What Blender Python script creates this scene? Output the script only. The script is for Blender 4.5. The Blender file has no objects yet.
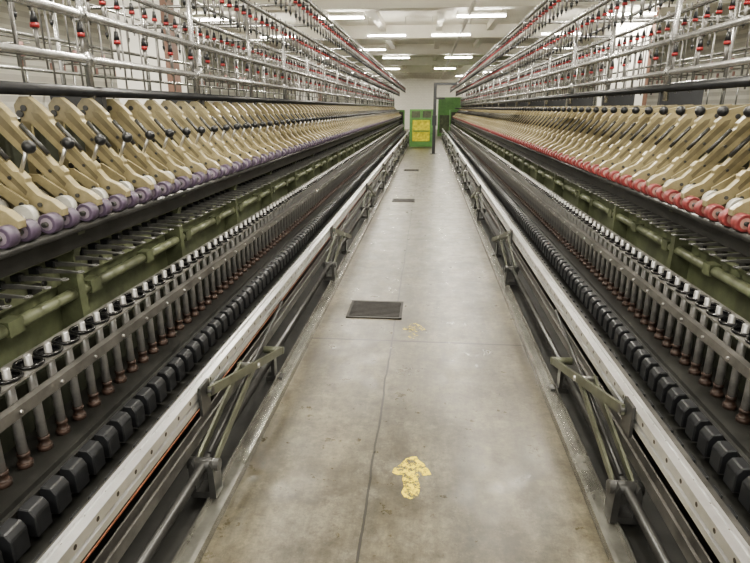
import bpy, bmesh, math, random
from mathutils import Vector, Matrix
random.seed(3)
scene = bpy.context.scene
COL = scene.collection
H = 1.6
CX = -0.041
Y0 = 0.6
APIT, NARM = 0.245, 128        # drafting arm pitch
SPIT, NSP = 0.105, 298        # spindle pitch
YEND = Y0 + APIT*NARM + 0.1
WORLD = {}

# ------------------------------------------------------------------ materials
def mat(name, col, rough=0.5, metal=0.0, var=0.25, scale=8.0, col2=None, bump=0.0):
    m = bpy.data.materials.new(name); m.use_nodes = True
    nt = m.node_tree; b = nt.nodes['Principled BSDF']
    tc = nt.nodes.new('ShaderNodeTexCoord')
    nz = nt.nodes.new('ShaderNodeTexNoise'); nz.inputs['Scale'].default_value = scale
    nz.inputs['Detail'].default_value = 6; nz.inputs['Roughness'].default_value = 0.65
    cr = nt.nodes.new('ShaderNodeValToRGB')
    c1 = [c*(1-var) for c in col]; c2 = list(col2) if col2 else [min(1, c*(1+var)) for c in col]
    cr.color_ramp.elements[0].position = 0.35; cr.color_ramp.elements[1].position = 0.68
    cr.color_ramp.elements[0].color = (*c1, 1); cr.color_ramp.elements[1].color = (*c2, 1)
    nt.links.new(tc.outputs['Object'], nz.inputs['Vector'])
    nt.links.new(nz.outputs['Fac'], cr.inputs['Fac'])
    nt.links.new(cr.outputs['Color'], b.inputs['Base Color'])
    b.inputs['Roughness'].default_value = rough; b.inputs['Metallic'].default_value = metal
    return m

def emis(name, col, s):
    m = bpy.data.materials.new(name); m.use_nodes = True
    b = m.node_tree.nodes['Principled BSDF']
    b.inputs['Base Color'].default_value = (*col, 1)
    b.inputs['Emission Color'].default_value = (*col, 1)
    b.inputs['Emission Strength'].default_value = s
    return m

M = {}
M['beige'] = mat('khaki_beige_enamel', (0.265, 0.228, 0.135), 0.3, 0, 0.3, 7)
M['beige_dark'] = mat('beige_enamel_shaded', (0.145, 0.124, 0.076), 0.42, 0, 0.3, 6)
M['green'] = mat('olive_green_enamel', (0.10, 0.112, 0.066), 0.42, 0, 0.4, 5)
M['green_tube'] = mat('light_olive_enamel', (0.145, 0.158, 0.10), 0.38, 0, 0.4, 5)
M['green_dark'] = mat('dark_green_enamel', (0.045, 0.050, 0.035), 0.5, 0, 0.3, 4)
M['linkgreen'] = mat('grey_green_linkage', (0.10, 0.105, 0.073), 0.35, 0.2, 0.3, 9)
M['black'] = mat('black_plastic', (0.018, 0.019, 0.021), 0.33, 0, 0.3, 9)
M['ringblack'] = mat('black_polished_ring', (0.012, 0.012, 0.013), 0.18, 0.2, 0.2, 9)
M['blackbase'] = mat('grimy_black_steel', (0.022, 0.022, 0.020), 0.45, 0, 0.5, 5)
M['steel'] = mat('bright_steel', (0.55, 0.54, 0.52), 0.3, 0.85, 0.15, 12)
M['tube'] = mat('galvanised_tube', (0.38, 0.38, 0.37), 0.27, 0.75, 0.2, 9)
M['rodgrey'] = mat('grey_guide_rod', (0.20, 0.195, 0.185), 0.35, 0.5, 0.2, 9)
M['spindle'] = mat('brushed_spindle_grey', (0.40, 0.395, 0.385), 0.3, 0.55, 0.25, 14)
M['brown'] = mat('dark_rusty_base', (0.050, 0.031, 0.024), 0.45, 0, 0.5, 14)
M['railgrey'] = mat('worn_grey_rail', (0.14, 0.135, 0.125), 0.3, 0.5, 0.35, 7)
M['ringrail'] = mat('oily_grey_ring_plate', (0.20, 0.195, 0.18), 0.34, 0.45, 0.35, 9)
M['lapgrey'] = mat('grey_guide_bracket', (0.12, 0.12, 0.115), 0.35, 0.4, 0.3, 7)
M['floorrail'] = mat('floor_rail_steel', (0.26, 0.257, 0.23), 0.27, 0.7, 0.4, 4)
M['darksteel'] = mat('dark_steel', (0.06, 0.06, 0.058), 0.3, 0.4, 0.3, 7)
M['copper'] = mat('copper_strip', (0.36, 0.15, 0.09), 0.4, 0.3, 0.2, 7)
M['purple'] = mat('dusty_purple_rubber', (0.078, 0.058, 0.090), 0.5, 0, 0.5, 5)
M['redroll'] = mat('dull_red_rubber', (0.20, 0.042, 0.042), 0.48, 0, 0.5, 5)
M['purplehub'] = mat('lilac_roller_end', (0.24, 0.205, 0.24), 0.5, 0, 0.2, 14)
M['redhub'] = mat('pink_roller_end', (0.38, 0.23, 0.20), 0.5, 0, 0.2, 14)
M['red'] = mat('red_plastic', (0.22, 0.02, 0.02), 0.4, 0, 0.5, 3)
M['ivory'] = mat('ivory_clearer', (0.46, 0.45, 0.41), 0.5, 0, 0.2, 14)
M['white'] = mat('white_paint', (0.84, 0.82, 0.76), 0.7, 0, 0.06, 2)
M['cream'] = mat('cream_ceiling_paint', (0.88, 0.85, 0.76), 0.6, 0, 0.05, 1.2)
M['greencab'] = mat('bright_green_enamel', (0.12, 0.28, 0.08), 0.4, 0, 0.25, 3)
M['yellow'] = mat('yellow_paint', (0.72, 0.66, 0.07), 0.45, 0, 0.35, 9)
M['ironcast'] = mat('cast_iron_grate', (0.022, 0.02, 0.018), 0.6, 0.2, 0.3, 20)
M['pink'] = mat('pink_roving', (0.40, 0.25, 0.23), 0.8, 0, 0.15, 9)
M['redcol'] = mat('brown_red_paint', (0.20, 0.12, 0.09), 0.6, 0, 0.15, 3)

def alu_mat():
    m = mat('aluminium_rail_with_holes', (0.74, 0.745, 0.745), 0.3, 0.9, 0.12, 5)
    nt = m.node_tree; b = nt.nodes['Principled BSDF']
    cr = [n for n in nt.nodes if n.type == 'VALTORGB'][0]
    geo = nt.nodes.new('ShaderNodeTexCoord'); sep = nt.nodes.new('ShaderNodeSeparateXYZ')
    nt.links.new(geo.outputs['Object'], sep.inputs[0])
    def mth(op, a, bval=None):
        n = nt.nodes.new('ShaderNodeMath'); n.operation = op
        if isinstance(a, (int, float)): n.inputs[0].default_value = a
        else: nt.links.new(a, n.inputs[0])
        if bval is not None:
            if isinstance(bval, (int, float)): n.inputs[1].default_value = bval
            else: nt.links.new(bval, n.inputs[1])
        return n.outputs[0]
    yy = mth('SUBTRACT', mth('FRACT', mth('DIVIDE', sep.outputs['Y'], 0.105)), 0.5)
    yy = mth('MULTIPLY', yy, 0.105)
    zz = mth('SUBTRACT', sep.outputs['Z'], 0.518)
    d = mth('SQRT', mth('ADD', mth('MULTIPLY', yy, yy), mth('MULTIPLY', zz, zz)))
    f = mth('LESS_THAN', d, 0.0075)
    mx = nt.nodes.new('ShaderNodeMixRGB'); mx.inputs['Color2'].default_value = (0.10, 0.09, 0.085, 1)
    nt.links.new(f, mx.inputs['Fac']); nt.links.new(cr.outputs['Color'], mx.inputs['Color1'])
    nt.links.new(mx.outputs['Color'], b.inputs['Base Color'])
    return m
M['alu'] = alu_mat()

# ------------------------------------------------------------------ geometry helpers
class B:
    def __init__(self, *mats):
        self.bm = bmesh.new(); self.mats = mats
    def box(self, x0, x1, y0, y1, z0, z1, mi=0):
        v = [self.bm.verts.new((x, y, z)) for x in (x0, x1) for y in (y0, y1) for z in (z0, z1)]
        for f in ((0,1,3,2),(4,6,7,5),(0,4,5,1),(2,3,7,6),(0,2,6,4),(1,5,7,3)):
            self.bm.faces.new([v[i] for i in f]).material_index = mi
        return self
    def cyl(self, p0, p1, r0, r1=None, seg=12, mi=0, cap=None):
        if r1 is None: r1 = r0
        if cap is None: cap = mi
        p0 = Vector(p0); p1 = Vector(p1); d = (p1-p0).normalized()
        u = d.orthogonal().normalized(); w = d.cross(u)
        a = []; b = []
        for i in range(seg):
            t = 2*math.pi*i/seg; o = u*math.cos(t)+w*math.sin(t)
            a.append(self.bm.verts.new(p0+o*r0)); b.append(self.bm.verts.new(p1+o*r1))
        for i in range(seg):
            j = (i+1) % seg
            f = self.bm.faces.new((a[i], a[j], b[j], b[i])); f.smooth = True; f.material_index = mi
        self.bm.faces.new(list(reversed(a))).material_index = cap
        self.bm.faces.new(b).material_index = cap
        return self
    def lathe(self, prof, seg=14, mi=0, axis='z'):
        rings = []
        for r, z in prof:
            if axis == 'z': rings.append([self.bm.verts.new((r*math.cos(2*math.pi*i/seg), r*math.sin(2*math.pi*i/seg), z)) for i in range(seg)])
            else: rings.append([self.bm.verts.new((r*math.cos(2*math.pi*i/seg), z, r*math.sin(2*math.pi*i/seg))) for i in range(seg)])
        for k in range(len(rings)-1):
            for i in range(seg):
                j = (i+1) % seg
                f = self.bm.faces.new((rings[k][i], rings[k][j], rings[k+1][j], rings[k+1][i])); f.material_index = mi
                f.smooth = abs(prof[k][0]-prof[k+1][0]) < 0.004
        self.bm.faces.new(list(reversed(rings[0]))).material_index = mi
        self.bm.faces.new(rings[-1]).material_index = mi
        return self
    def prism(self, poly, y0, y1, mi=0):
        a = [self.bm.verts.new((p[0], y0, p[1])) for p in poly]
        b = [self.bm.verts.new((p[0], y1, p[1])) for p in poly]
        n = len(poly)
        for i in range(n):
            j = (i+1) % n
            self.bm.faces.new((a[i], a[j], b[j], b[i])).material_index = mi
        self.bm.faces.new(list(reversed(a))).material_index = mi
        self.bm.faces.new(b).material_index = mi
        return self
    def bar(self, p0, p1, w, t, mi=0):
        p0 = Vector(p0); p1 = Vector(p1); d = (p1-p0).normalized()
        x = Vector((1, 0, 0)); x = (x-d*x.dot(d)).normalized(); n = d.cross(x)
        vs = []
        for p in (p0-d*w*0.4, p1+d*w*0.4):
            for sx, sn in ((-1,-1),(1,-1),(1,1),(-1,1)):
                vs.append(self.bm.verts.new(p+x*sx*t/2+n*sn*w/2))
        for f in ((0,1,2,3),(7,6,5,4),(0,4,5,1),(1,5,6,2),(2,6,7,3),(3,7,4,0)):
            self.bm.faces.new([vs[i] for i in f]).material_index = mi
        return self
    def torus(self, c, R, r, seg=20, s2=6, mi=0):
        rings = []
        for i in range(seg):
            t = 2*math.pi*i/seg; ring = []
            for j in range(s2):
                p = 2*math.pi*j/s2
                ring.append(self.bm.verts.new((c[0]+(R+r*math.cos(p))*math.cos(t), c[1]+(R+r*math.cos(p))*math.sin(t), c[2]+r*math.sin(p))))
            rings.append(ring)
        for i in range(seg):
            for j in range(s2):
                f = self.bm.faces.new((rings[i][j], rings[(i+1)%seg][j], rings[(i+1)%seg][(j+1)%s2], rings[i][(j+1)%s2]))
                f.smooth = True; f.material_index = mi
        return self
    def ball(self, c, r, mi=0, seg=12):
        g = bmesh.ops.create_uvsphere(self.bm, u_segments=seg, v_segments=8, radius=r, matrix=Matrix.Translation(Vector(c)))
        fs = set()
        for v in g['verts']:
            for f in v.link_faces: fs.add(f)
        for f in fs: f.smooth = True; f.material_index = mi
        return self
    def bevel(self, w, seg=1):
        bmesh.ops.bevel(self.bm, geom=list(self.bm.edges), offset=w, segments=seg, affect='EDGES', profile=0.5)
        return self
    def mesh(self, name, side=1):
        if side == -1:
            for v in self.bm.verts: v.co.x = -v.co.x
        bmesh.ops.recalc_face_normals(self.bm, faces=list(self.bm.faces))
        me = bpy.data.meshes.new(name); self.bm.to_mesh(me); self.bm.free()
        for m in self.mats: me.materials.append(M[m])
        return me

def merged(name, items):
    verts = []; faces = []; mi = []; sm = []; mats = []
    for me, off in items:
        base = len(verts); mp = []
        for m in me.materials:
            if m not in mats: mats.append(m)
            mp.append(mats.index(m))
        for v in me.vertices: verts.append((v.co.x+off[0], v.co.y+off[1], v.co.z+off[2]))
        for p in me.polygons:
            faces.append([i+base for i in p.vertices]); mi.append(mp[p.material_index]); sm.append(p.use_smooth)
    me = bpy.data.meshes.new(name); me.from_pydata(verts, [], faces)
    for m in mats: me.materials.append(m)
    me.polygons.foreach_set('material_index', mi); me.polygons.foreach_set('use_smooth', sm)
    me.update(); return me

def add(name, me, loc, parent=None, **props):
    o = bpy.data.objects.new(name, me); COL.objects.link(o)
    w = Vector(loc); WORLD[o.name] = w
    if parent is not None:
        o.parent = parent; o.location = w-WORLD[parent.name]
    else: o.location = w
    for k, v in props.items(): o[k] = v
    return o

# ------------------------------------------------------------------ room
def floor_mat():
    m = bpy.data.materials.new('worn_concrete_floor'); m.use_nodes = True
    nt = m.node_tree; b = nt.nodes['Principled BSDF']; L = nt.links
    tc = nt.nodes.new('ShaderNodeTexCoord'); sep = nt.nodes.new('ShaderNodeSeparateXYZ')
    L.new(tc.outputs['Object'], sep.inputs[0])
    def noise(scale, detail=5, vec=None, rough=0.6):
        n = nt.nodes.new('ShaderNodeTexNoise'); n.inputs['Scale'].default_value = scale
        n.inputs['Detail'].default_value = detail; n.inputs['Roughness'].default_value = rough
        L.new(vec if vec else tc.outputs['Object'], n.inputs['Vector']); return n.outputs['Fac']
    def ramp(f, p0, c0, p1, c1):
        r = nt.nodes.new('ShaderNodeValToRGB'); e = r.color_ramp.elements
        e[0].position = p0; e[0].color = (*c0, 1); e[1].position = p1; e[1].color = (*c1, 1)
        L.new(f, r.inputs['Fac']); return r.outputs['Color']
    def mth(op, a, c=None):
        n = nt.nodes.new('ShaderNodeMath'); n.operation = op
        for i, q in enumerate((a, c)):
            if q is None: continue
            if isinstance(q, (int, float)): n.inputs[i].default_value = q
            else: L.new(q, n.inputs[i])
        return n.outputs[0]
    def mix(f, a, c, mode='MIX'):
        n = nt.nodes.new('ShaderNodeMixRGB'); n.blend_type = mode
        for i, q in enumerate((f, a, c)):
            if isinstance(q, (int, float)): n.inputs[i].default_value = q
            elif isinstance(q, tuple): n.inputs[i].default_value = (*q, 1)
            else: L.new(q, n.inputs[i])
        return n.outputs[0]
    mp = nt.nodes.new('ShaderNodeMapping'); mp.inputs['Scale'].default_value = (3.0, 0.4, 1)
    L.new(tc.outputs['Object'], mp.inputs['Vector'])
    base = ramp(noise(2.1, 10, None, 0.72), 0.40, (0.052, 0.044, 0.027), 0.60, (0.115, 0.102, 0.070))
    streak = ramp(noise(1.8, 8, mp.outputs[0], 0.7), 0.38, (0.62, 0.62, 0.60), 0.60, (1.22, 1.22, 1.22))
    c = mix(1.0, base, streak, 'MULTIPLY')
    grain = ramp(noise(20, 10, None, 0.9), 0.38, (0.5, 0.5, 0.5), 0.62, (1.4, 1.4, 1.4))
    c = mix(1.0, c, grain, 'MULTIPLY')
    c = mix(ramp(noise(6, 12, None, 0.85), 0.54, (0, 0, 0), 0.66, (0.5, 0.5, 0.5)), c, (0.20, 0.185, 0.135))
    c = mix(ramp(noise(3.6, 12, None, 0.85), 0.40, (0.7, 0.7, 0.7), 0.47, (0, 0, 0)), c, (0.030, 0.023, 0.013))
    wob = mth('MULTIPLY', mth('SUBTRACT', noise(3.0, 3), 0.5), 0.03)
    sx = mth('ABSOLUTE', mth('ADD', mth('SUBTRACT', sep.outputs['X'], -0.215), wob))
    l1 = mth('LESS_THAN', sx, 0.0055)
    yy = mth('ABSOLUTE', mth('SUBTRACT', mth('FRACT', mth('DIVIDE', mth('ADD', sep.outputs['Y'], mth('ADD', wob, -2.07)), 3.3)), 0.5))
    l2 = mth('LESS_THAN', yy, 0.003)
    c = mix(mth('MULTIPLY', mth('MAXIMUM', l1, l2), 0.95), c, (0.008, 0.006, 0.004))
    L.new(c, b.inputs['Base Color'])
    rr = nt.nodes.new('ShaderNodeMapRange'); rr.inputs[1].default_value = 0.35; rr.inputs[2].default_value = 0.65
    rr.inputs[3].default_value = 0.25; rr.inputs[4].default_value = 0.44
    L.new(noise(6, 10, None, 0.75), rr.inputs[0]); L.new(rr.outputs[0], b.inputs['Roughness'])
    return m
M['floor'] = floor_mat()

def brick_mat():
    m = bpy.data.materials.new('white_painted_brick'); m.use_nodes = True
    nt = m.node_tree; b = nt.nodes['Principled BSDF']
    tc = nt.nodes.new('ShaderNodeTexCoord'); mp = nt.nodes.new('ShaderNodeMapping')
    mp.inputs['Rotation'].default_value = (math.pi/2, 0, 0)
    br = nt.nodes.new('ShaderNodeTexBrick'); br.inputs['Scale'].default_value = 2.0
    br.inputs['Color1'].default_value = (0.86, 0.84, 0.77, 1); br.inputs['Color2'].default_value = (0.81, 0.79, 0.72, 1)
    br.inputs['Mortar'].default_value = (0.66, 0.64, 0.58, 1); br.inputs['Mortar Size'].default_value = 0.012
    nt.links.new(tc.outputs['Object'], mp.inputs[0]); nt.links.new(mp.outputs[0], br.inputs['Vector'])
    nt.links.new(br.outputs['Color'], b.inputs['Base Color']); b.inputs['Roughness'].default_value = 0.7
    return m
M['brick'] = brick_mat()

XL, XR, YB, YF, ZC = -10.0, 10.0, -3.0, 46.0, 4.3
add('floor', B('floor').box(XL, XR, YB, YF, -0.1, 0).mesh('floor'), (0, 0, 0), kind='structure', label='worn grey-brown stained concrete factory floor', category='floor')
add('ceiling', B('cream').box(XL, XR, YB, YF, ZC, ZC+0.1).mesh('ceiling'), (0, 0, 0), kind='structure', label='cream painted concrete ceiling', category='ceiling')
add('wall_left', B('brick').box(XL-0.1, XL, YB, YF, 0, ZC).mesh('wall_left'), (0, 0, 0), kind='structure', label='white painted brick wall', category='wall')
add('wall_right', B('brick').box(XR, XR+0.1, YB, YF, 0, ZC).mesh('wall_right'), (0, 0, 0), kind='structure', label='white painted brick wall', category='wall')
add('wall_back', B('brick').box(XL, XR, YF, YF+0.1, 0, ZC).mesh('wall_back'), (0, 0, 0), kind='structure', label='white painted brick wall at the end of the hall', category='wall')
bm_mesh = B('cream').box(XL, XR, -0.2, 0.2, -0.42, 0.0).mesh('ceiling_beam')
for i, y in enumerate((2.0, 8.5, 14.9, 21, 27, 33.5, 40)):
    add('trim_%d' % (i+1), bm_mesh, (0, y, ZC), kind='structure', label='cream painted concrete ceiling beam', category='beam')
j_mesh = B('cream').box(-0.1, 0.1, YB, YF, -0.2, 0.0).mesh('ceiling_joist')
for i, x in enumerate((-6.5, -3.2, -1.6, 0.3, 2.0, 3.4, 6.6)):
    add('trim_%d' % (i+8), j_mesh, (x, 0, ZC), kind='structure', label='cream painted longitudinal ceiling joist', category='beam')
for i, (x, y) in enumerate(((-4.9, 10.2), (5.0, 16), (-4.9, 24.0), (5.0, 29.0))):
    cb = B('white', 'redcol').box(-0.45, 0.45, -0.4, 0.4, 0, ZC-0.2).box(0.45, 0.56, -0.4, -0.1, 0, ZC-0.2, 1).mesh('column')
    add('trim_%d' % (i+15), cb, (x, y, 0), kind='structure', label='white painted square column with brown edge strip', category='column')
pm = B('white').cyl((0, YB, 0), (0, YF, 0), 0.05, seg=12)
pm = pm.mesh('ceiling_pipe')
for i, (x, z) in enumerate(((-2.6, 3.82), (2.75, 3.82), (0.95, 3.82))):
    add('trim_%d' % (i+19), pm, (x, 0, z), kind='structure', label='white painted pipe running under the ceiling beams', category='pipe')

def grate(y, x0, x1, d):
    w = x1-x0; b = B('ironcast')
    b.box(-w/2, w/2, 0, 0.02, 0.0, 0.008).box(-w/2, w/2, d-0.02, d, 0, 0.008)
    b.box(-w/2, -w/2+0.02, 0, d, 0, 0.008).box(w/2-0.02, w/2, 0, d, 0, 0.008)
    b.box(-w/2, w/2, 0, d, 0.0, 0.002)
    n = 14
    for i in range(1, n):
        yy = d*i/n; b.box(-w/2, w/2, yy-0.007, yy+0.007, 0.001, 0.007)
    add('floor_drain_grate', b.mesh('floor_drain_grate'), ((x0+x1)/2, y, 0), label='dark cast iron square drain grate set in the concrete floor', category='floor drain', group='floor drain grates')
grate(4.15, -0.61, -0.165, 0.41); grate(9.95, -0.60, -0.19, 0.35); grate(15.1, -0.6, -0.2, 0.4)

def arrow_mat(th, name):
    m = bpy.data.materials.new(name); m.use_nodes = True
    nt = m.node_tree; b = nt.nodes['Principled BSDF']
    tc = nt.nodes.new('ShaderNodeTexCoord'); nz = nt.nodes.new('ShaderNodeTexNoise'); nz.inputs['Scale'].default_value = 22
    nz.inputs['Detail'].default_value = 9; nz.inputs['Roughness'].default_value = 0.8
    r = nt.nodes.new('ShaderNodeValToRGB'); r.color_ramp.elements[0].position = th; r.color_ramp.elements[1].position = th+0.05
    nt.links.new(tc.outputs['Object'], nz.inputs['Vector']); nt.links.new(nz.outputs['Fac'], r.inputs['Fac'])
    nt.links.new(r.outputs['Color'], b.inputs['Alpha'])
    b.inputs['Base Color'].default_value = (0.68, 0.54, 0.02, 1); b.inputs['Roughness'].default_value = 0.5
    return m
M['arrow'] = arrow_mat(0.462, 'worn_yellow_floor_paint'); M['arrow2'] = arrow_mat(0.515, 'faded_yellow_floor_paint')
def flatpoly(pts, mt):
    b = B(mt)
    lo = [b.bm.verts.new((x*0.92, y, 0.0)) for x, y in pts]
    b.bm.faces.new(lo)
    return b.mesh('arrow_marking')
apts = [(-0.03, 0), (-0.045, 0.03), (-0.033, 0.07), (-0.045, 0.12), (-0.042, 0.155), (-0.07, 0.15), (-0.098, 0.165), (-0.09, 0.20), (-0.06, 0.23), (-0.035, 0.275), (-0.005, 0.295), (0.02, 0.30), (0.035, 0.27), (0.06, 0.245), (0.085, 0.20), (0.098, 0.165), (0.06, 0.155), (0.042, 0.165), (0.034, 0.12), (0.044, 0.07), (0.036, 0.01), (0.0, -0.01)]
add('floor_arrow_marking', flatpoly(apts, 'arrow'), (-0.03, 2.03, 0.0015), label='worn yellow painted arrow on the concrete floor', category='floor marking')
add('floor_arrow_marking', flatpoly(apts, 'arrow2'), (-0.06, 3.78, 0.0015), label='nearly faded yellow painted arrow on the concrete floor', category='floor marking')

# ------------------------------------------------------------------ creel pieces
def hanger_mesh(side=1, seg=8):
    b = B('rodgrey', 'red', 'black')
    b.cyl((0, 0, 0.05), (0, 0, -0.24), 0.005, seg=6)
    b.cyl((0, 0, -0.03), (0, 0, -0.08), 0.011, 0.018, seg, 2)
    b.cyl((0, 0, -0.08), (0, 0, -0.10), 0.021, 0.021, seg, 1)
    b.cyl((0, 0, -0.10), (0, 0, -0.19), 0.012, 0.008, seg, 0)
    b.cyl((0, 0, -0.19), (0, 0, -0.225), 0.016, 0.009, seg, 2)
    return b.mesh('bobbin_hanger', side)

def build_creel_frame(side, acen, simple=False):
    b = B('tube', 'rodgrey')
    L0, L1 = Y0-1.0, YEND+0.3
    tubes = [(1.80, .25, .022), (1.80, .47, .023), (2.05, .74, .018), (1.52, .86, .017), (1.20, 1.03, .018), (2.65, .47, .013), (3.50, 1.03, .014), (2.35, 1.02, .020), (2.65, .25, .013)]
    if simple: tubes = [(1.2, 1.03, .016), (2.35, 1.02, .018), (3.5, 1.03, .016)]
    for a, dz, r in tubes:
        b.cyl((a-acen, L0, H+dz), (a-acen, L1, H+dz), r, seg=10)
    y = L0+0.55; k = 0
    while y < L1:
        if not simple: b.cyl((1.80-acen, y, H+0.05), (1.80-acen, y, H+0.98), 0.020, seg=12)
        b.cyl((2.35 - acen if simple else 2.90-acen, y, H-0.3), (2.35-acen if simple else 2.90-acen, y, H+0.98), 0.018, seg=10)
        b.cyl((1.16-acen, y, H+0.98), (3.54-acen, y, H+0.98), 0.015, seg=10)
        if not simple:
            b.cyl((1.50-acen, y, H+0.815), (3.0-acen, y, H+0.815), 0.012, seg=8)
            for dz in (.25, .47, .98):
                b.cyl((1.80-acen, y, H+dz-0.035), (1.80-acen, y, H+dz+0.035), 0.030, seg=12)
                b.cyl((1.80-acen, y-0.035, H+dz), (1.80-acen, y+0.035, H+dz), 0.030, seg=12)
        y += 1.47; k += 1
    y = L0+0.2
    while y < L1 and not simple:
        b.cyl((1.80-acen, y, H+0.10), (1.80-acen, y, H+0.50), 0.0055, seg=6, mi=1)
        b.cyl((2.05-acen, y+.1, H+0.20), (2.05-acen, y+.1, H+0.78), 0.0055, seg=6, mi=1)
        b.cyl((1.52-acen, y+.05, H+0.60), (1.52-acen, y+.05, H+0.90), 0.0055, seg=6, mi=1)
        y += 0.23
    return b.mesh('creel_frame', side)

# ------------------------------------------------------------------ machine
def machine(side, dzr, tubez, knob, rollmat, hubmat, label):
    acen = 2.35
    root = bpy.data.objects.new('spinning_machine', None); COL.objects.link(root)
    root.location = (CX+side*acen, 12.0, 0); WORLD[root.name] = Vector(root.location)
    root['label'] = label; root['category'] = 'spinning machine'; root['group'] = 'ring spinning machines'
    root.empty_display_size = 0.5
    zr = H+dzr
    L0, L1 = Y0-0.9, YEND
    def long(name, bld, **kw):
        return add(name, bld.mesh(name, side), (CX, 0, 0), root, **kw)
    def rep(name, me, a, y, z, parent=root, **kw):
        return add(name, me, (CX+side*a, y, z), parent, **kw)

    b = B('blackbase', 'green_dark')
    b.box(1.20, 3.62, L0, L1, 0.006, 0.40).box(1.22, 1.43, L0, L1, 0.40, 0.42)
    b.box(1.43, 3.25, L0, L1, 0.40, 0.62, 1)
    b.box(0.832, 3.62, L0, L1, 0.0, 0.006, 0)  # thin black sheet added as the shade on the floor beneath the machine
    b.box(1.10, 1.20, L0, L1, 0.10, 0.27, 0)
    long('machine_base', b, label='grimy black steel machine base with a black floor-shade sheet under it')
    b = B('green', 'green_dark', 'green_tube', 'blackbase')
    b.box(1.60, 3.1, L0, L1, 0.62, zr-0.12)
    b.box(1.575, 1.60, L0, L1, 0.845, 0.925, 2)
    b.box(1.50, 1.60, L0, L1, 1.0, 1.03, 0)
    b.box(1.46, 1.60, L0, L1, zr-0.155, zr-0.075, 3)  # roller beam; the shadow band under the rollers is put into its black
    b.box(1.56, 3.1, L0, L1, zr-0.12, zr-0.06, 3)
    b.box(1.95, 2.6, L0, L1, zr-0.06, H-0.05, 1)
    y = L0+0.4; k = 0
    while y < L1:
        if k % 5 == 0: b.prism([(1.49, 0.40), (1.60, 0.40), (1.60, zr-0.08), (1.45, zr-0.08), (1.50, zr-0.2)], y, y+0.05)
        else:
            b.box(1.555, 1.60, y, y+0.06, 0.865, 0.90, 3)
            b.cyl((1.565, y+0.1, 0.885), (1.60, y+0.1, 0.885), 0.012, seg=8, mi=3)
        b.box(1.57, 1.60, y+0.02, y+0.05, 1.03, 1.09, 2)
        y += 0.216; k += 1
    long('machine_body', b, label='grimy green enamelled machine body with brackets and small fittings')
    b = B('green_tube', 'green')
    y = L0
    while y < L1:
        b.cyl((1.53, y, 0.80), (1.53, y+0.54, 0.80), 0.026, seg=14)
        b.box(1.50, 1.558, y+0.50, y+0.58, 0.772, 0.832, 1)
        y += 0.54
    long('suction_duct', b, label='segmented olive duct running along the machine')
    b = B('darksteel')
    for a, z in ((1.405, zr-0.055), (1.49, zr-0.048), (1.57, zr-0.03)):
        b.cyl((a, L0, z), (a, L1, z), 0.017, seg=12)
    long('bottom_roller', b, label='fluted dark steel bottom rollers')
    b = B('railgrey', 'steel')
    b.prism([(1.232, 0.652), (1.243, 0.652), (1.243, 0.682), (1.262, 0.682), (1.262, 0.692), (1.232, 0.692)], L0, L1)
    y = L0+0.1
    while y < L1:
        b.cyl((1.224, y, 0.672), (1.233, y, 0.672), 0.006, seg=8, mi=1)
        y += 0.21
    long('guide_rail', b, label='worn dark grey steel bar with bolts in front of the spindles')
    long('ring_rail', B('ringrail').box(1.262, 1.395, L0, L1, 0.742, 0.750), label='oily grey flat steel ring rail')
    b = B('alu')
    b.prism([(0.835, 0.462), (0.842, 0.462), (0.842, 0.455), (0.885, 0.455), (0.885, 0.535), (0.873, 0.535), (0.873, 0.525), (0.862, 0.525), (0.862, 0.536), (0.835, 0.536),
             (0.835, 0.500), (0.848, 0.498), (0.848, 0.488), (0.835, 0.486)], L0, L1)
    long('doffer_rail', b, label='bright aluminium doffing rail with a row of holes')
    b = B('floorrail')
    b.prism([(0.752, 0), (0.835, 0), (0.835, 0.038), (0.826, 0.038), (0.820, 0.022), (0.776, 0.022), (0.770, 0.042), (0.752, 0.042)], L0, L1)
    long('floor_rail', b, label='worn pale steel edge channel running along the floor')
    long('push_rod', B('darksteel').cyl((0.86, L0, 0.17), (0.86, L1, 0.17), 0.019, seg=12), label='dark round push rod')
    long('push_rod', B('darksteel').cyl((0.90, L0, 0.08), (0.90, L1, 0.08), 0.012, seg=10), label='thin dark steel rod')
    long('guide_channel', B('railgrey').prism([(0.915, 0.20), (0.96, 0.20), (0.96, 0.25), (0.953, 0.25), (0.953, 0.21), (0.922, 0.21), (0.922, 0.25), (0.915, 0.25)], L0, L1), label='dark steel channel')
    long('guide_channel', B('railgrey').box(1.03, 1.07, L0, L1, 0.31, 0.33), label='grey flat steel strip')
    long('copper_strip', B('copper').box(0.975, 0.979, L0, L1, 0.262, 0.268), label='thin copper-coloured strip')
    b = B('black')
    b.cyl((1.80, L0, H+tubez), (1.80, L1, H+tubez), 0.028, seg=14)
    y = L0+0.55
    while y < L1:
        b.box(1.79, 2.1, y-0.02, y+0.02, H-0.06, H+tubez); y += 1.47
    long('header_tube', b, label='black longitudinal tube above the drafting arms')
    add('creel_frame', build_creel_frame(side, 0), (CX, 0, 0), root, label='galvanised steel tube creel frame')

    # --- spindles
    t_base = B('brown').lathe([(0.026,0),(0.026,0.018),(0.020,0.020),(0.0175,0.040),(0.021,0.042),(0.021,0.055)]).mesh('spindle_base')
    t_tube = B('spindle').lathe([(0.0170,0.053),(0.0160,0.322),(0.0135,0.326),(0.0130,0.366),(0.010,0.370)]).mesh('spindle')
    t_ring = B('ringblack').torus((0,0,0.338),0.0430,0.0068,24).lathe([(0.040,0.3305),(0.040,0.3325)],24).mesh('spinning_ring', side)  # flat black disc inside the ring stands in for its shaded opening
    t_all = merged('spindle_set', [(t_tube,(0,0,0)),(t_base,(0,0,0)),(t_ring,(0,0,0))])
    n = NSP
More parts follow.
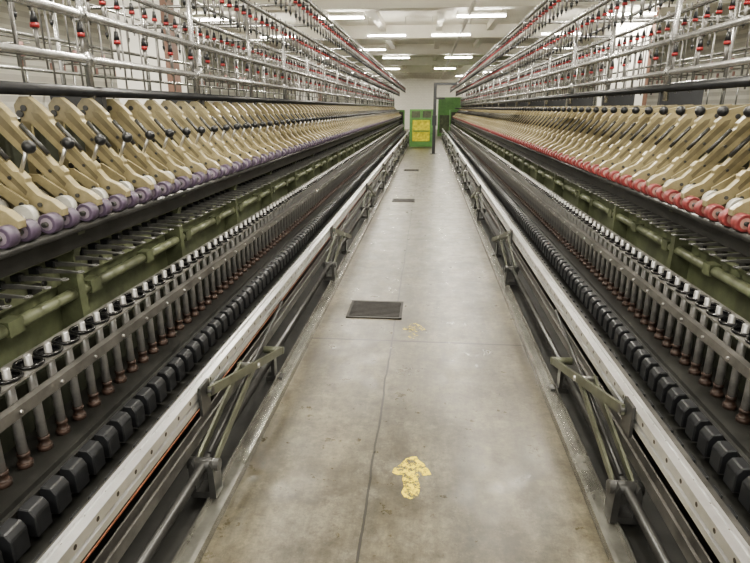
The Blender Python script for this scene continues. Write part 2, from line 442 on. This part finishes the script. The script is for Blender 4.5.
    for i in range(100):
        y = Y0+SPIT*i
        s = rep('spindle', t_tube if i < 60 else t_all, 1.31, y, 0.42)
        if i < 60:
            rep('spindle_base', t_base, 1.31, y, 0.42, s, label='dark rusty brown spindle base')
            rep('spinning_ring', t_ring, 1.31, y, 0.42, s, label='black ring around the spindle tip')
    add('spindle', merged('spindle_row', [(t_all, (side*1.31, Y0+SPIT*i, 0.42)) for i in range(100, n)]), (CX,0,0), root, kind='stuff')
    # --- blocks
    t_blk = B('black').prism([(-0.036,-0.06),(0.02,-0.06),(0.026,0.015),(0.018,0.044),(-0.020,0.040),(-0.036,0.016)], -0.036, 0.036).bevel(0.004, 1).mesh('drive_block', side)
    for i in range(100): rep('drive_block', t_blk, 1.175, Y0+SPIT*(i+.4), 0.37)
    add('drive_block', merged('drive_block_row', [(t_blk, (side*1.175, Y0+SPIT*(i+.4), 0.37)) for i in range(100, n)]), (CX,0,0), root, kind='stuff')
    t_low = B('black').prism([(-0.035,-0.10),(0.0,-0.12),(0.0,0.0),(-0.022,0.0)], -0.032, 0.032).bevel(0.004).mesh('drive_shoe', side)
    for i in range(100): rep('drive_shoe', t_low, 1.115, Y0+SPIT*(i+.4), 0.295)
    add('drive_shoe', merged('drive_shoe_row', [(t_low, (side*1.115, Y0+SPIT*(i+.4), 0.295)) for i in range(100, n)]), (CX,0,0), root, kind='stuff')
    # --- lappets
    b = B('lapgrey', 'black')
    b.prism([(-0.20,-0.006),(0.0,-0.012),(0.0,0.008),(-0.10,0.008),(-0.20,0.0)], -0.006, 0.006).box(-0.035, 0.0, -0.018, 0.018, -0.012, 0.014, 1)
    b.torus((-0.212, 0, -0.002), 0.013, 0.0035, 10, 5, 0)
    t_lap = b.mesh('thread_guide', side)
    for i in range(100): rep('thread_guide', t_lap, 1.56, Y0+SPIT*i, 0.965, **({'label': 'small dark grey thread guide lever'} if i == 0 else {}))
    add('thread_guide', merged('thread_guide_row', [(t_lap, (side*1.56, Y0+SPIT*i, 0.965)) for i in range(100, n)]), (CX,0,0), root, kind='stuff')

    # --- drafting arms (origin = front roller axis)
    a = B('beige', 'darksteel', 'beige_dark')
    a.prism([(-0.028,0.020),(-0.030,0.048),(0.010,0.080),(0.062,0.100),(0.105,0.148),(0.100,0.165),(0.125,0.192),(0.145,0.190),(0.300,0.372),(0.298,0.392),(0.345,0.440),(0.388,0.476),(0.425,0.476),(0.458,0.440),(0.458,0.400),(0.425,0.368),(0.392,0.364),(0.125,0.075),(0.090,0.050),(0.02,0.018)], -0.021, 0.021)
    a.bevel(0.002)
    slot_shade = [(0.108,0.100),(0.098,0.115),(0.345,0.400),(0.378,0.408),(0.370,0.380)]  # darker strip set slightly proud; slot shade painted as colour
    a.prism(slot_shade, -0.0218, -0.019, 2).prism(slot_shade, 0.019, 0.0218, 2)
    for p, r in (((0.41, 0.425), 0.014), ((0.055, 0.065), 0.009), ((0.25, 0.272), 0.008), ((0.16, 0.168), 0.007)):
        a.cyl((p[0], -0.027, p[1]), (p[0], 0.027, p[1]), r, seg=10, mi=1)
    t_arm = a.mesh('drafting_arm', side)
    t_cov = B('darksteel').cyl((0.17,0,0.235),(0.275,0,0.358),0.010).mesh('arm_spring', side)
    t_lk = B('beige', 'darksteel').prism([(0.09,0.055),(0.09,0.082),(0.20,0.155),(0.36,0.162),(0.43,0.10),(0.41,0.078),(0.35,0.132),(0.215,0.124),(0.12,0.045)], -0.048, -0.036).cyl((0.365,-0.054,0.145),(0.365,0.03,0.145),0.014,mi=1).cyl((0.11,-0.054,0.068),(0.11,0.03,0.068),0.010,mi=1).mesh('pressure_link', side)
    t_br = B('beige', 'darksteel').prism([(0.27,-0.05),(0.44,-0.05),(0.48,0.03),(0.48,0.36),(0.45,0.42),(0.405,0.42),(0.43,0.34),(0.43,0.13),(0.40,0.06),(0.27,0.025)], 0.034, 0.050).cyl((0.43,-0.03,0.40),(0.43,0.060,0.40),0.016,mi=1).cyl((0.33,0.02,-0.015),(0.33,0.060,-0.015),0.013,mi=1).mesh('arm_bracket', side)
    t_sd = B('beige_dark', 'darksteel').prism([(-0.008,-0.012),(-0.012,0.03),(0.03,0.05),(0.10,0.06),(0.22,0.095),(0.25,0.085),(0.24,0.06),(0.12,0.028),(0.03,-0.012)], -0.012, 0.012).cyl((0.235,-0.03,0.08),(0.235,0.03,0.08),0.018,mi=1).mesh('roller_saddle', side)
    t_roll = B(rollmat).lathe([(0.035,-0.027),(0.039,-0.023),(0.039,0.023),(0.035,0.027)], 20, 0, 'y').cyl((0,-0.0285,0),(0,0.0285,0),0.025)
    t_roll.mats = (rollmat, hubmat)
    for f in t_roll.bm.faces:
        if abs(f.calc_center_median().y) > 0.028: f.material_index = 1
    t_roll = t_roll.mesh('top_roller')
    t_ax = B('darksteel').cyl((0,-0.10,0),(0,0.10,0),0.010).mesh('roller_axle')
    t_cl = B('ivory', 'steel').cyl((0,-0.020,0),(0,0.020,0),0.047,seg=20).cyl((0,-0.024,0),(0,0.024,0),0.012,mi=1).mesh('clearer_roller')
    if knob == 'low':
        kb = B('black', 'steel')
        kb.cyl((0.13,0,0.18),(0.085,0,0.275),0.008,mi=1).ball((0.075, 0, 0.283), 0.026, 0)
    else:
        kb = B('black', 'beige')
        kb.prism([(0.115,0.435),(0.12,0.462),(0.20,0.482),(0.37,0.492),(0.40,0.468),(0.38,0.458),(0.20,0.450)], -0.012, 0.012, 1).ball((0.10, 0, 0.455), 0.027, 0)
    t_kb = kb.mesh('release_lever', side)
    RO = 0.054
    C1, C2 = (0.10, 0.022), (0.22, 0.045)
    rolls = [(t_roll, (0, s*RO, 0)) for s in (-1, 1)]+[(t_cl, (side*C1[0], s*RO, C1[1])) for s in (-1, 1)]+[(t_cl, (side*C2[0], s*RO, C2[1])) for s in (-1, 1)]
    t_full = merged('drafting_arm_set', [(m, (0,0,0)) for m in (t_arm, t_cov, t_lk, t_br, t_sd, t_ax, t_kb)]+rolls)
    rl = 'dusty purple rubber roller with lilac end' if rollmat == 'purple' else 'dull red rubber roller with pink end'
    for i in range(100):
        y = Y0+APIT*i
        if i < 50:
            o = rep('drafting_arm', t_arm, 1.40, y, zr)
            rep('arm_spring', t_cov, 1.40, y, zr, o)
            rep('pressure_link', t_lk, 1.40, y, zr, o)
            rep('arm_bracket', t_br, 1.40, y, zr, o)
            rep('roller_saddle', t_sd, 1.40, y, zr, o)
            for s in (-1, 1):
                rep('top_roller', t_roll, 1.40, y+s*RO, zr, o, label=rl)
                rep('clearer_roller', t_cl, 1.40+C1[0], y+s*RO, zr+C1[1], o, label='ivory clearer roller')
                rep('clearer_roller', t_cl, 1.40+C2[0], y+s*RO, zr+C2[1], o, label='ivory clearer roller')
            rep('roller_axle', t_ax, 1.40, y, zr, o)
            rep('release_lever', t_kb, 1.40, y, zr, o, label='lever with black ball knob')
        else:
            rep('drafting_arm', t_full, 1.40, y, zr)
    add('drafting_arm', merged('drafting_arm_row', [(t_full, (side*1.40, Y0+APIT*i, zr)) for i in range(100, NARM)]), (CX,0,0), root, kind='stuff')
    # --- hangers
    t_h = hanger_mesh(side)
    pos = []
    for a, dz, pp in ((1.20, 1.03, .18), (1.52, .86, .18), (2.05, .74, .18), (1.80, .47, .36), (2.65, .80, .36)):
        for i in range(0, int(NARM*APIT/pp)):
            pos.append((a, Y0+0.3+pp*i+random.uniform(-.02, .02), H+dz-0.01))
    pos.sort(key=lambda p: p[1] + (0 if p[1] > 1.8 else 100))
    for p in pos[:100]: rep('bobbin_hanger', t_h, *p)
    add('bobbin_hanger', merged('bobbin_hanger_rows', [(t_h, (side*p[0], p[1], p[2])) for p in pos[100:]]), (CX,0,0), root, kind='stuff')
    # --- scissor linkages
    y = 1.95
    while y < YEND-1:
        def part(nm, bb, par, **kw): return add(nm, bb.mesh(nm, side), (CX, y, 0), par, **kw)
        o = part('scissor_linkage', B('linkgreen').bar((0.81, 0.03, 0.50), (0.80, 1.10, 0.20), 0.040, 0.014).cyl((0.79, 1.10, 0.20), (0.91, 1.10, 0.20), 0.022), root, label='grey-green folding lift linkage carrying the rail')
        part('lower_arm', B('linkgreen').bar((0.815, 0, 0.17), (0.815, 0.62, 0.33), 0.032, 0.012), o)
        part('lower_arm', B('linkgreen').bar((0.89, 0, 0.17), (0.89, 0.62, 0.33), 0.032, 0.012), o)
        part('stay_rod', B('darksteel').cyl((0.853, 0.05, 0.19), (0.853, 1.35, 0.42), 0.010), o)
        part('pivot_pin', B('steel').cyl((0.79, 0.62, 0.33), (0.905, 0.62, 0.33), 0.014), o)
        part('linkage_foot', B('darksteel').prism([(0.80,0.03),(0.91,0.03),(0.91,0.17),(0.895,0.20),(0.885,0.17),(0.885,0.06),(0.828,0.06),(0.828,0.17),(0.82,0.20),(0.805,0.17)], -0.04, 0.04).cyl((0.79,0,0.17),(0.92,0,0.17),0.028), o)
        part('support_foot', B('darksteel').prism([(0.80,0.0),(0.90,0.0),(0.90,0.03),(0.865,0.04),(0.865,0.20),(0.845,0.20),(0.845,0.04),(0.80,0.03)], 1.07, 1.13), o)
        part('rail_bracket', B('darksteel').box(0.822, 0.834, -0.04, 0.05, 0.42, 0.545).cyl((0.80, 0.03, 0.50), (0.83, 0.03, 0.50), 0.018), o)
        y += 3.15
    b = B('greencab', 'green_dark')
    b.box(1.25, 3.5, YEND, YEND+1.0, 0.0, 1.5).box(1.3, 1.6, YEND-0.01, YEND, 0.3, 1.4, 1)
    long('end_cabinet', b.bevel(0.01), label='green enamelled gear cabinet at the machine end')
    return root

machine(-1, -0.425, 0.085, 'low', 'purple', 'purplehub', 'long ring spinning machine with beige drafting arms and purple rollers')
machine(1, -0.47, 0.14, 'high', 'redroll', 'redhub', 'long ring spinning machine with beige drafting arms and red rollers')

# ------------------------------------------------------------------ neighbouring machines (only their creels show)
for sgn in (-1, 1):
    xc = CX+sgn*7.4
    root = bpy.data.objects.new('spinning_machine', None); COL.objects.link(root)
    root.location = (xc, 12, 0); WORLD[root.name] = Vector(root.location)
    root['label'] = 'neighbouring spinning machine, creel with pink bobbins above dark body'; root['category'] = 'spinning machine'; root['group'] = 'ring spinning machines'
    b = B('green_dark').box(-1.0, 1.0, 2, YEND, 0, 1.3)
    add('machine_body', b.mesh('machine_body'), (xc, 0, 0), root)
    add('creel_frame', build_creel_frame(1, 2.35, True), (xc, 0, 0), root)
    t_h = B('pink', 'steel').cyl((0,0,-.05),(0,0,-.26),0.035,0.035,8).cyl((0,0,-.05),(0,0,0.05),0.005,None,6,1).mesh('roving_bobbin')
    pos = [(a, 1.0+0.46*i, H+1.03) for a in (-1.15, 1.15) for i in range(60) if random.random() < 0.45]
    add('roving_bobbin', merged('roving_bobbins', [(t_h, p) for p in pos]), (xc, 0, 0), root, kind='stuff')

# ------------------------------------------------------------------ far end
b = B('greencab', 'green').box(-0.50, 0.50, 0, 0.3, 0, 0.22).box(-0.50, 0.50, 0, 0.3, 1.12, 1.55).box(-0.50, -0.38, 0, 0.3, 0.22, 1.12).box(0.38, 0.50, 0, 0.3, 0.22, 1.12).box(-0.38,0.38,0.1,0.3,0.22,1.12)
b.box(-0.42, -0.05, -0.015, 0.0, 1.2, 1.48, 1).box(0.05, 0.42, -0.015, 0.0, 1.2, 1.48, 1)
cab = add('control_cabinet', b.bevel(0.006).mesh('control_cabinet'), (-0.27, 25.0, 0), label='green metal machine front with yellow mesh guard door', category='cabinet')
b = B('yellow', 'greencab')
b.box(-0.37, 0.37, -0.01, 0.03, 0.23, 0.29).box(-0.37, 0.37, -0.01, 0.03, 1.05, 1.11).box(-0.37,-0.33,-0.01,0.03,0.23,1.11).box(0.33,0.37,-0.01,0.03,0.23,1.11)
b.box(-0.35, 0.35, 0.03, 0.06, 0.25, 1.09)
for i in range(9): b.box(-0.34+i*0.083, -0.325+i*0.083, 0.0, 0.03, 0.25, 1.08)
b.box(-0.35, 0.35, -0.012, -0.008, 0.63, 0.68, 1)
add('guard_door', b.mesh('guard_door'), (-0.27, 25.0, 0), cab, label='yellow mesh guard door')
b = B('greencab', 'green').box(-1.1, 1.1, 0, 1.2, 0, 2.2).box(-1.0, -0.1, -0.02, 0, 0.2, 1.2, 1).box(0.1, 1.0, -0.02, 0, 0.2, 1.2, 1)
add('tall_cabinet', b.mesh('tall_cabinet'), (1.7, 34.5, 0), label='tall green enamelled machine cabinet with two doors', category='cabinet')
b = B('black').box(-0.055, 0.055, -0.055, 0.055, 0, 2.45).box(-0.055, 0.75, -0.04, 0.04, 2.37, 2.45).box(-0.12, 0.12, -0.12, 0.12, 0, 0.02).box(-0.08,0.08,-0.09,-0.055,1.0,1.35).box(0.055,0.35,-0.03,0.03,1.9,1.96)
add('travelling_cleaner_post', b.bevel(0.004).mesh('travelling_cleaner_post'), (0.24, 21.0, 0), label='black upright post with short arms beside the machine', category='post')

# ------------------------------------------------------------------ lamps
M['lampglow'] = emis('lit_fluorescent_tube', (1.0, 0.96, 0.86), 95)
hm = B('white').box(-0.62, 0.62, -0.02, 0.02, 0.05, 0.08).box(-0.6, -0.58, -0.01, 0.01, 0.08, 0.551).box(0.58, 0.6, -0.01, 0.01, 0.08, 0.551).mesh('lamp_housing')
tm = B('lampglow')
tm.cyl((-0.59, -0.022, 0.012), (0.59, -0.022, 0.012), 0.013, seg=8).cyl((-0.59, 0.022, 0.012), (0.59, 0.022, 0.012), 0.013, seg=8)
tm = tm.mesh('lamp_tube')
ld = bpy.data.lights.new('fluorescent_light', 'AREA'); ld.shape = 'RECTANGLE'; ld.size = 1.18; ld.size_y = 0.06
ld.energy = 100; ld.color = (1.0, 0.95, 0.85)
rows = [(-1.0, (-5.6, -1.3, 1.25, 4.8)), (3.0, (-4.8, -1.35, 0.7, 4.0)), (7.0, (-5.6, -2.3, 1.25, 4.8)), (11.0, (-4.8, -1.35, 0.7, 4.0)),
        (15.3, (-5.6, -2.25, 1.25, 4.8)), (19.0, (-4.8, -1.35, 0.65, 4.0)), (23.4, (-2.3, 4.8)), (27.2, (-4.8, -1.5, 1.3)), (34.5, (-2.3, 0.9)), (38, (-4.5, 4)), (42.5, (-3.5, 2.5))]
for y, xs in rows:
    for x in xs:
        o = add('fluorescent_lamp', hm, (x, y, 3.75), label='white ceiling-hung fluorescent lamp, lit', category='lamp', group='ceiling fluorescent lamps')
        add('lamp_tube', tm, (x, y, 3.75), o, label='glowing fluorescent tubes')
        l = bpy.data.objects.new('lamp_light', ld); COL.objects.link(l); l.parent = o; l.location = (0, 0, -0.012)

w = bpy.data.worlds.new('unseen_fill_light'); scene.world = w; w.use_nodes = True  # added ambient fill, enters through the open side behind the camera
w.node_tree.nodes['Background'].inputs[0].default_value = (1.0, 0.955, 0.87, 1)
w.node_tree.nodes['Background'].inputs[1].default_value = 2.3
scene.view_settings.look = 'AgX - Medium High Contrast'

cam = bpy.data.cameras.new('camera'); co = bpy.data.objects.new('camera', cam); COL.objects.link(co)
co.location = (0, 0, H); co.rotation_euler = (math.radians(90-17.21), 0, math.radians(5.165))
cam.sensor_width = 36; cam.lens = 560/750*36; cam.clip_start = 0.05
scene.camera = co
